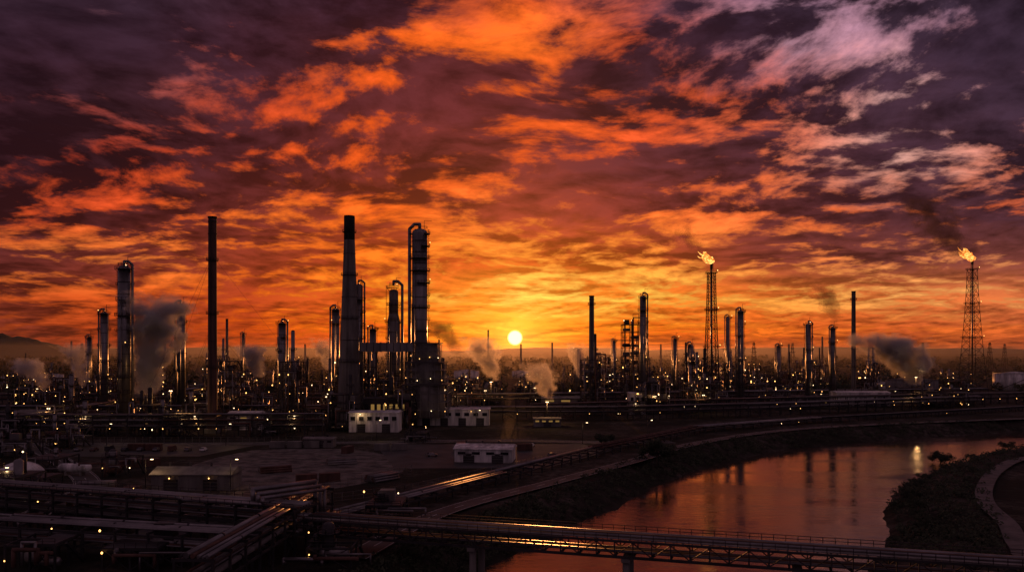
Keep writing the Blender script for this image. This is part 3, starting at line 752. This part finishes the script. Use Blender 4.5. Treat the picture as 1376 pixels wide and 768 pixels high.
building("warehouse_building", X(60, 420), 425, 30, 12, 7, CO, 1.2, 3, 3, lit=True)
building("warehouse_building", X(1040, 620), 625, 30, 12, 7, CO, 1.2, 3, 3)
building("warehouse_building", X(760, 560), 565, 34, 12, 6, CO, 1.2, 3, 3, lit=True)
building("warehouse_building", X(855, 500), 500, 10, 10, 13, WH, .6, 1, 3)
building("site_office", X(735, 420), 420, 14, 8, 4, CO, .6, 1, 4, lit=True)
building("site_office", X(430, 330), 330, 12, 6, 3.4, CO, .6, 1, 4)
mb = MB(); mb.ball((X(28, 248), 248, 0), 7.2, WH, 24, 8, .75, True)
for a in range(8): mb.cyl((X(28, 248) + 7.3 * math.cos(a * .785), 248 + 7.3 * math.sin(a * .785), 0), (X(28, 248) + 7.3 * math.cos(a * .785), 248 + 7.3 * math.sin(a * .785), 1), .3, None, 6, CO)
mb.obj("storage_dome")
for (vx, vy, r_, L_) in ((-112, 140, 1.6, 7), (-98, 136, 1.4, 6), (-150, 205, 1.5, 9), (-140, 255, 1.4, 8)):
    mb = MB(); mb.cyl((vx - L_ / 2, vy, r_ + 1), (vx + L_ / 2, vy, r_ + 1), r_, None, 20, WH); mb.ball((vx - L_ / 2, vy, r_ + 1), r_ * .99, WH, 14, 8); mb.ball((vx + L_ / 2, vy, r_ + 1), r_ * .99, WH, 14, 8)
    for s_ in (-.3, .3): mb.box(vx + L_ * s_, vy, 0, .6, r_ * 1.8, 1.4, CO)
    mb.cyl((vx, vy, 2 * r_ + .9), (vx, vy, 2 * r_ + 1.8), .4, None, 10, ST); mb.obj("storage_vessel")
for (b_, d_, w_, h_) in ((20, 300, 16, 6), (70, 262, 10, 5), (40, 215, 12, 6), (120, 375, 14, 10), (0, 360, 18, 9), (230, 375, 12, 9), (200, 380, 10, 14), (380, 385, 14, 8), (430, 400, 12, 11), (352, 372, 10, 6), (95, 180, 8, 4), (250, 175, 8, 4),
        (170, 190, 10, 5), (330, 196, 9, 4), (200, 152, 10, 4), (60, 148, 9, 5), (450, 150, 8, 4), (520, 190, 8, 4), (165, 255, 9, 6), (10, 205, 12, 8), (90, 330, 14, 8), (560, 350, 9, 4)):
    process_unit(b_, d_, w_, h_, nl=2)
for (cx, cy, rt_, mm, n_) in ((-52, 318, .1, CO, 2), (-64, 310, 1.3, RU, 1), (-96, 326, .05, CO, 3), (-130, 270, .7, RU, 2), (-20, 312, .3, CO, 1), (-150, 318, 0, RU, 2), (-62, 240, .4, RU, 2), (5, 318, .2, RU, 1)):
    for k in range(n_):
        mb = MB(); a, c_ = cx + k * 7 * math.cos(rt_), cy + k * 7 * math.sin(rt_); mb.box(a, c_, .1, 6, 2.4, 2.6, mm, rt_)
        for j in range(14):
            for s_ in (-1, 1):
                o = -2.8 + j * .43; mb.box(a + o * math.cos(rt_) - s_ * 1.22 * math.sin(rt_), c_ + o * math.sin(rt_) + s_ * 1.22 * math.cos(rt_), .25, .2, .08, 2.3, mm, rt_)
        mb.box(a, c_, 0, 6.1, 2.5, .1, ST, rt_); mb.obj("shipping_container")
for (cx, cy, rt_) in ((-78, 262, .5), (-60, 280, .4), (-40, 245, .9), (-120, 230, .3)):
    mb = MB()
    for lv in range(3):
        for j in range(7 - lv):
            o = (j - 3 + lv * .5) * .8; dx, dy = -math.sin(rt_) * o, math.cos(rt_) * o
            mb.cyl((cx + dx - 5 * math.cos(rt_), cy + dy - 5 * math.sin(rt_), .4 + lv * .69), (cx + dx + 5 * math.cos(rt_), cy + dy + 5 * math.sin(rt_), .4 + lv * .69), .38, None, 10, R.choice([PI_, RU, CO]), True)
    mb.obj("pipe_stack")
def fence(pts):
    mb = MB()
    for a, c_ in zip(pts[:-1], pts[1:]):
        a, c_ = Vector(a), Vector(c_); L = (c_ - a).length; k = int(L / 3)
        for i in range(k + 1):
            p = a.lerp(c_, i / k); mb.box(p.x, p.y, 0, .12, .12, 2.4, CO)
        for zz in (.3, 1.2, 2.3): mb.beam((a.x, a.y, zz), (c_.x, c_.y, zz), .06, PI_)
    mb.obj("fence")
fence([(-60, 200), (-30, 222), (0, 268), (35, 322), (60, 352)]); fence([(-200, 345), (-120, 345), (-62, 352)]); fence([(-92, 228), (-56, 221), (-33, 262)])

def street_lamp(x0, y0, power=0, h=9, zb=0.0):
    e = empty("street_lamp"); e.location = (x0, y0, zb); mb = MB()
    mb.cyl((0, 0, 0), (0, 0, 1), .18, .16, 8, ST); mb.cyl((0, 0, 1), (0, 0, h), .12, .08, 8, ST); mb.beam((0, 0, h), (1.6, 0, h + .3), .1); mb.box(1.8, 0, h + .15, .9, .4, .22, ST)
    mb.obj("pole", e); l = MB(); l.box(1.8, 0, h - .05, .7, .34, .18, LW); l.obj("lamp_head", e)
    if power:
        li = bpy.data.lights.new("lamp_light", 'POINT'); li.energy = power; li.color = (1, .62, .28); li.shadow_soft_size = .3
        lo = bpy.data.objects.new("lamp_light", li); scene.collection.objects.link(lo); lo.parent = e; lo.location = (1.8, 0, h - .6)
for (a, c_, p_) in ((X(783, 340), 340, 300), (X(205, 226) - 2, 226, 400), (X(305, 226) + 1, 226, 200), (-120, 334, 300), (-170, 334, 200), (-60, 352, 300), (-104, 374, 400), (-150, 372, 400), (-200, 370, 400), (60, 352, 0), (X(850, 460), 460, 300), (X(950, 520), 520, 300), (X(1100, 560), 560, 300), (-75, 384, 250), (-40, 415, 300), (X(1200, 600), 600, 0), (-135, 210, 150), (X(640, 410), 410, 200)):
    street_lamp(a, c_, p_)
def flood_and_fill(a, c_, power, h=11):
    li = bpy.data.lights.new("flood_and_fill_light", 'POINT'); li.energy = power; li.color = (1, .5, .17); li.shadow_soft_size = .4
    e = empty("flood_and_fill_mast"); e.location = (a, c_, 0); mb = MB(); mb.cyl((0, 0, 0), (0, 0, h), .16, .1, 8, ST); mb.box(0, 0, h, 1.6, .3, .4, ST)
    for s_ in (-.5, .5): mb.box(s_, -.25, h - .1, .5, .2, .4, LW)
    mb.obj("mast", e); lo = bpy.data.objects.new("flood_and_fill_light", li); scene.collection.objects.link(lo); lo.parent = e; lo.location = (0, -.8, h - .5)
for i in range(14):
    a, c_ = R.choice([q for q in spots if q[1] < 620]); flood_and_fill(a, c_ - 11, R.uniform(300, 900))
flood_and_fill(X(660, 548), 545, 7000, 18); flood_and_fill(X(735, 430), 428, 3500, 12); flood_and_fill(X(226, 385), 388, 2500, 20); flood_and_fill(X(1228, 585), 582, 2500, 20)  # added fill lights at the plume bases, put in to brighten the steam

def car(x0, y0, rot, m, van=False):
    e = MB(); prof = [(-2.1, .35), (-2.15, .8), (-1.9, 1.0), (-1.35, 1.42), (.4, 1.45), (1.05, .98), (2.0, .85), (2.15, .4)] if not van else [(-2.6, .35), (-2.65, 2.0), (-2.4, 2.2), (1.3, 2.2), (2.0, 1.2), (2.6, 1.0), (2.65, .4)]
    c, s = math.cos(rot), math.sin(rot); n = len(prof)
    for yy in (-.88, .88):
        for px, pz in prof:
            q = yy * (.86 if pz > 1.05 and not van else 1); e.v.append((x0 + px * c - q * s, y0 + px * s + q * c, pz))
    e.face(tuple(range(n)), m); e.face(tuple(reversed(range(n, 2 * n))), m)
    for i in range(n):
        j = (i + 1) % n; gl = (not van and i in (2, 4)) or (van and i == 3); e.face((i, i + n, j + n, j), DK if gl else m)
    for px in (-1.35, 1.35):
        for yy in (-.8, .8):
            a = Vector((x0 + px * c - (yy - .1) * s, y0 + px * s + (yy - .1) * c, .34)); q = Vector((x0 + px * c - (yy + .1) * s, y0 + px * s + (yy + .1) * c, .34)); e.cyl(a, q, .34, None, 14, SO)
    e.obj("parked_van" if van else "parked_car")
for i in range(9): car(-172 + i * 6.2, 316, 1.57, R.choice([WH, PI_, ST, RU]), i % 4 == 2)
for p in ((-30, 300, .2), (-20, 325, .1), (8, 330, 1.2), (15, 300, 1.0)): car(p[0], p[1], p[2], R.choice([WH, PI_]), R.random() < .4)

# ------------------------------------------------------------------ vegetation
m_leaf = mat("foliage", (0.045, 0.052, 0.025), .8, scale=.5, var=.5); m_bark = mat("bark", (.06, .045, .035), .9, scale=1); MATS += [m_leaf, m_bark]; LF, BK = 15, 16
def leafclump(mb, c, r, n, s=.35, rz=.8):
    for i in range(n):
        while True:
            p = Vector((R.uniform(-1, 1), R.uniform(-1, 1), R.uniform(-1, 1)))
            if p.length < 1: break
        p = Vector(c) + Vector((p.x * r, p.y * r, p.z * r * rz)); q = s * R.uniform(.6, 1.5)
        u = Vector((R.uniform(-1, 1), R.uniform(-1, 1), R.uniform(-1, 1))).normalized(); w = u.orthogonal().normalized(); b = len(mb.v)
        mb.v += [tuple(p + u * q), tuple(p + w * q * .6), tuple(p - u * q), tuple(p - w * q * .6)]; mb.face((b, b + 1, b + 2, b + 3), LF)
def tree(x0, y0, h, cr, name="tree", n=60):
    mb = MB(); z0 = gh(x0, y0); mb.cyl((x0, y0, z0 - .3), (x0 + .2, y0, z0 + h * .45), .035 * h, .022 * h, 9, BK); top = Vector((x0 + .2, y0, z0 + h * .45))
    for k in range(11):
        a = k * 2.4; el = R.uniform(.15, 1.2); L = h * R.uniform(.22, .46); e = top + Vector((math.cos(a) * math.cos(el) * L * cr / h * 2, math.sin(a) * math.cos(el) * L * cr / h * 2, math.sin(el) * L - h * .06))
        mb.cyl(top - Vector((0, 0, h * .12 * R.random())), e, .014 * h, .004 * h, 6, BK)
        leafclump(mb, e, h * R.uniform(.12, .2), n, .035 * h)
        for q in range(2): leafclump(mb, e + Vector((R.uniform(-1, 1), R.uniform(-1, 1), R.uniform(-.8, .5))) * h * .16, h * R.uniform(.07, .13), n // 2, .03 * h)
    return mb.obj(name)
tree(X(882, 283), 283, 12, 6, n=90); tree(X(1298, 300) , 318, 9, 5, n=80); tree(X(1270, 330), 312, 4, 3); tree(X(1335, 340), 330, 5, 3); tree(X(808, 325), 325, 7, 3); tree(X(820, 330), 330, 6, 3)
tree(X(895, 300), 296, 7, 4); tree(X(1360, 320), 326, 5, 3)
for (bx, by, hh) in ((112, 228, 5), (108, 215, 6), (122, 240, 5), (104, 205, 4), (116, 233, 6), (128, 252, 4), (100, 196, 4), (96, 186, 3.5), (134, 260, 4)): tree(bx, by, hh, 3, "bush", 50)
def shrubs(name, line, off, count, hmax, sgn):
    mb = MB()
    for i in range(count):
        k = R.randrange(len(line) - 1); p = Vector(line[k]).lerp(Vector(line[k + 1]), R.random()); d = Vector(line[k + 1]) - Vector(line[k]); n_ = Vector((-d.y, d.x)).normalized() * sgn
        q = p + n_ * R.uniform(1.0, off); r = R.uniform(.4, hmax); zz = gh(q.x, q.y)
        if zz < -4.9: continue
        leafclump(mb, (q.x, q.y, zz + r * .4), r, 34, r * .22, .7)
    mb.obj(name)
shrubs("bank_shrubs", left[3:12], 15, 1500, 1.7, 1)
shrubs("bank_shrubs", right[4:14], 24, 1100, 1.9, 1)
mb = MB()
for row, (d_, cnt) in enumerate(((760, 130), (980, 160), (1300, 220), (1700, 240), (2300, 260), (3200, 260))):
    for i in range(cnt):
        b_ = R.uniform(-120, 1500); dd = d_ * R.uniform(.9, 1.15); x_ = X(b_, dd); hh = R.uniform(6, 14) * (1 + row * .08); r = hh * R.uniform(.5, 1.1)
        for q in range(3): leafclump(mb, (x_ + R.uniform(-r, r), dd, hh * .5), hh * .55, 16, hh * .18, .9)
mb.obj("distant_tree_line")
def hill(cx, cy, wx, wy, h, seed):
    N = 40; vs = []; fs = []
    for j in range(N + 1):
        for i in range(N + 1):
            u, v = i / N * 2 - 1, j / N * 2 - 1; r = math.sqrt(u * u + v * v); q = max(0, 1 - r * r) ** 1.5
            vs.append((cx + u * wx, cy + v * wy, -3 + h * q * (1 + .35 * mnoise.fractal(Vector((u * 3, v * 3, seed)), 1.0, 2.0, 5))))
    for j in range(N):
        for i in range(N): fs.append((j * (N + 1) + i, j * (N + 1) + i + 1, (j + 1) * (N + 1) + i + 1, (j + 1) * (N + 1) + i))
    me = bpy.data.meshes.new("hill"); me.from_pydata(vs, [], fs); me.polygons.foreach_set('use_smooth', [True] * len(fs)); me.materials.append(m_leaf)
    o = bpy.data.objects.new("hill", me); scene.collection.objects.link(o)
hill(X(12, 4000), 4000, 330, 500, 112, 1); hill(X(-60, 5000), 5000, 700, 700, 120, 2); hill(X(300, 9000), 9000, 4000, 900, 70, 3); hill(X(1150, 9000), 9500, 4000, 900, 75, 4); hill(X(760, 8000), 9000, 2000, 600, 62, 5)
def pylon(b, d, h):
    mb = MB(); x0 = X(b, d); K = 8
    for i in range(K):
        wa = 4 * (1 - i / K) + .8; wb = 4 * (1 - (i + 1) / K) + .8; za, zb = h * i / K, h * (i + 1) / K
        for j, (sx, sy) in enumerate(((-1, -1), (1, -1), (1, 1), (-1, 1))):
            sx2, sy2 = ((-1, -1), (1, -1), (1, 1), (-1, 1))[(j + 1) % 4]
            mb.beam((x0 + sx * wa, d + sy * wa, za), (x0 + sx * wb, d + sy * wb, zb), .45); mb.beam((x0 + sx * wa, d + sy * wa, za), (x0 + sx2 * wb, d + sy2 * wb, zb), .25)
    for q in (.7, .82, .94): mb.box(x0, d, h * q, 16 * (1.3 - q), .6, .6, ST)
    mb.obj("electricity_pylon")
for b_, d_ in ((1013, 1200), (1065, 1350), (1240, 1300), (1330, 1250), (1350, 1500), (870, 1500), (550, 1400), (110, 1400)): pylon(b_, d_, 52)

# ------------------------------------------------------------------ steam
def steam(name, b, v, d, wp, hp, drift, dens, seed, g=.3, col=(.99, .97, .97)):
    global nt
    bpy.ops.mesh.primitive_cube_add(size=2); o = bpy.context.object; o.name = name; o.data.name = name
    o.location = (X(b, d), d, Z(v, d)); o.scale = (wp * d / F / 2, wp * d / F / 2 * .8, hp * d / F / 2)
    m = bpy.data.materials.new(name); m.use_nodes = True; nt = m.node_tree; nt.nodes.clear()
    t_ = nt.nodes.new('ShaderNodeTexCoord').outputs['Object']; s_ = nt.nodes.new('ShaderNodeSeparateXYZ'); link(t_, s_.inputs[0])
    q = M('MULTIPLY_ADD', s_.outputs[2], .5, .5)
    ax = M('MULTIPLY_ADD', M('POWER', M('MAXIMUM', q, 0.001), 1.3), drift * 1.1, -drift * .55)
    rad = M('MULTIPLY_ADD', M('POWER', M('MAXIMUM', q, 0.001), .6), .52, .12)
    dx = M('SUBTRACT', s_.outputs[0], ax)
    dist = M('DIVIDE', M('SQRT', M('ADD', M('MULTIPLY', dx, dx), M('MULTIPLY', s_.outputs[1], M('MULTIPLY', s_.outputs[1], .8)))), rad)
    n = NOISE(VM('ADD', VM('MULTIPLY', t_, (1, 1, hp / wp)), (seed * 3.1, seed, 0)), 2.4, 5, .62, .2).outputs['Fac']
    fall = M('ADD', M('SUBTRACT', 1.0, dist), M('MULTIPLY', M('SUBTRACT', n, .5), 3.6))
    edge = MR(M('MAXIMUM', M('ABSOLUTE', s_.outputs[0]), M('ABSOLUTE', s_.outputs[1])), .75, 1, 1, 0)
    den = M('MULTIPLY', MR(fall, 0.05, .45, smooth=True), M('MULTIPLY', MR(M('ADD', q, M('MULTIPLY', M('SUBTRACT', n, .5), -.8)), .65, .98, 1, 0, smooth=True), MR(q, 0.0, .08, smooth=True)))
    den = M('MULTIPLY', M('MULTIPLY', den, edge), dens)
    vs = nt.nodes.new('ShaderNodeVolumePrincipled'); vs.inputs['Color'].default_value = (*col, 1); vs.inputs['Anisotropy'].default_value = g
    link(den, vs.inputs['Density'])
    ou = nt.nodes.new('ShaderNodeOutputMaterial'); link(vs.outputs[0], ou.inputs['Volume'])
    o.data.materials.append(m)
steam("steam_plume", 208, 462, 405, 130, 140, .3, .42, 1, .0)
steam("steam_plume", 341, 485, 460, 62, 46, -.3, .3, 2, .2)
steam("steam_plume", 652, 482, 560, 76, 60, -.6, .2, 3, .5)
steam("steam_plume", 727, 512, 440, 76, 52, -.5, .2, 4, .5)
steam("steam_plume", 1208, 482, 600, 140, 72, -.7, .26, 5, .2)
steam("steam_plume", 104, 490, 520, 54, 60, -.5, .24, 6, .1)
steam("steam_plume", 776, 486, 600, 44, 52, -.5, .2, 7, .5)
steam("steam_plume", 436, 476, 600, 46, 46, -.5, .24, 8, .4)
steam("steam_plume", 44, 502, 420, 80, 44, -.6, .24, 9, .1)
smoke = (.15, .11, .11)
steam("smoke_plume", 1258, 304, 820, 110, 85, -.95, .06, 10, .2, smoke)
steam("smoke_plume", 1112, 408, 640, 60, 56, -.6, .07, 11, .2, smoke)
steam("smoke_plume", 598, 452, 900, 80, 50, -.7, .05, 12, .2, smoke)
steam("smoke_plume", 925, 322, 600, 56, 44, -.85, .05, 13, .2, smoke)
# thin evening haze lying over the far side of the plant
bpy.ops.mesh.primitive_cube_add(size=1); o = bpy.context.object; o.name = "haze"; o.data.name = "haze"
o.location = (0, 3900, 27); o.scale = (7000, 6600, 66)
m = bpy.data.materials.new("haze"); m.use_nodes = True; nt = m.node_tree; nt.nodes.clear()
vs = nt.nodes.new('ShaderNodeVolumeScatter'); vs.inputs['Color'].default_value = (1, .85, .75, 1); vs.inputs['Density'].default_value = .000035; vs.inputs['Anisotropy'].default_value = .7
ou = nt.nodes.new('ShaderNodeOutputMaterial'); link(vs.outputs[0], ou.inputs['Volume']); o.data.materials.append(m)
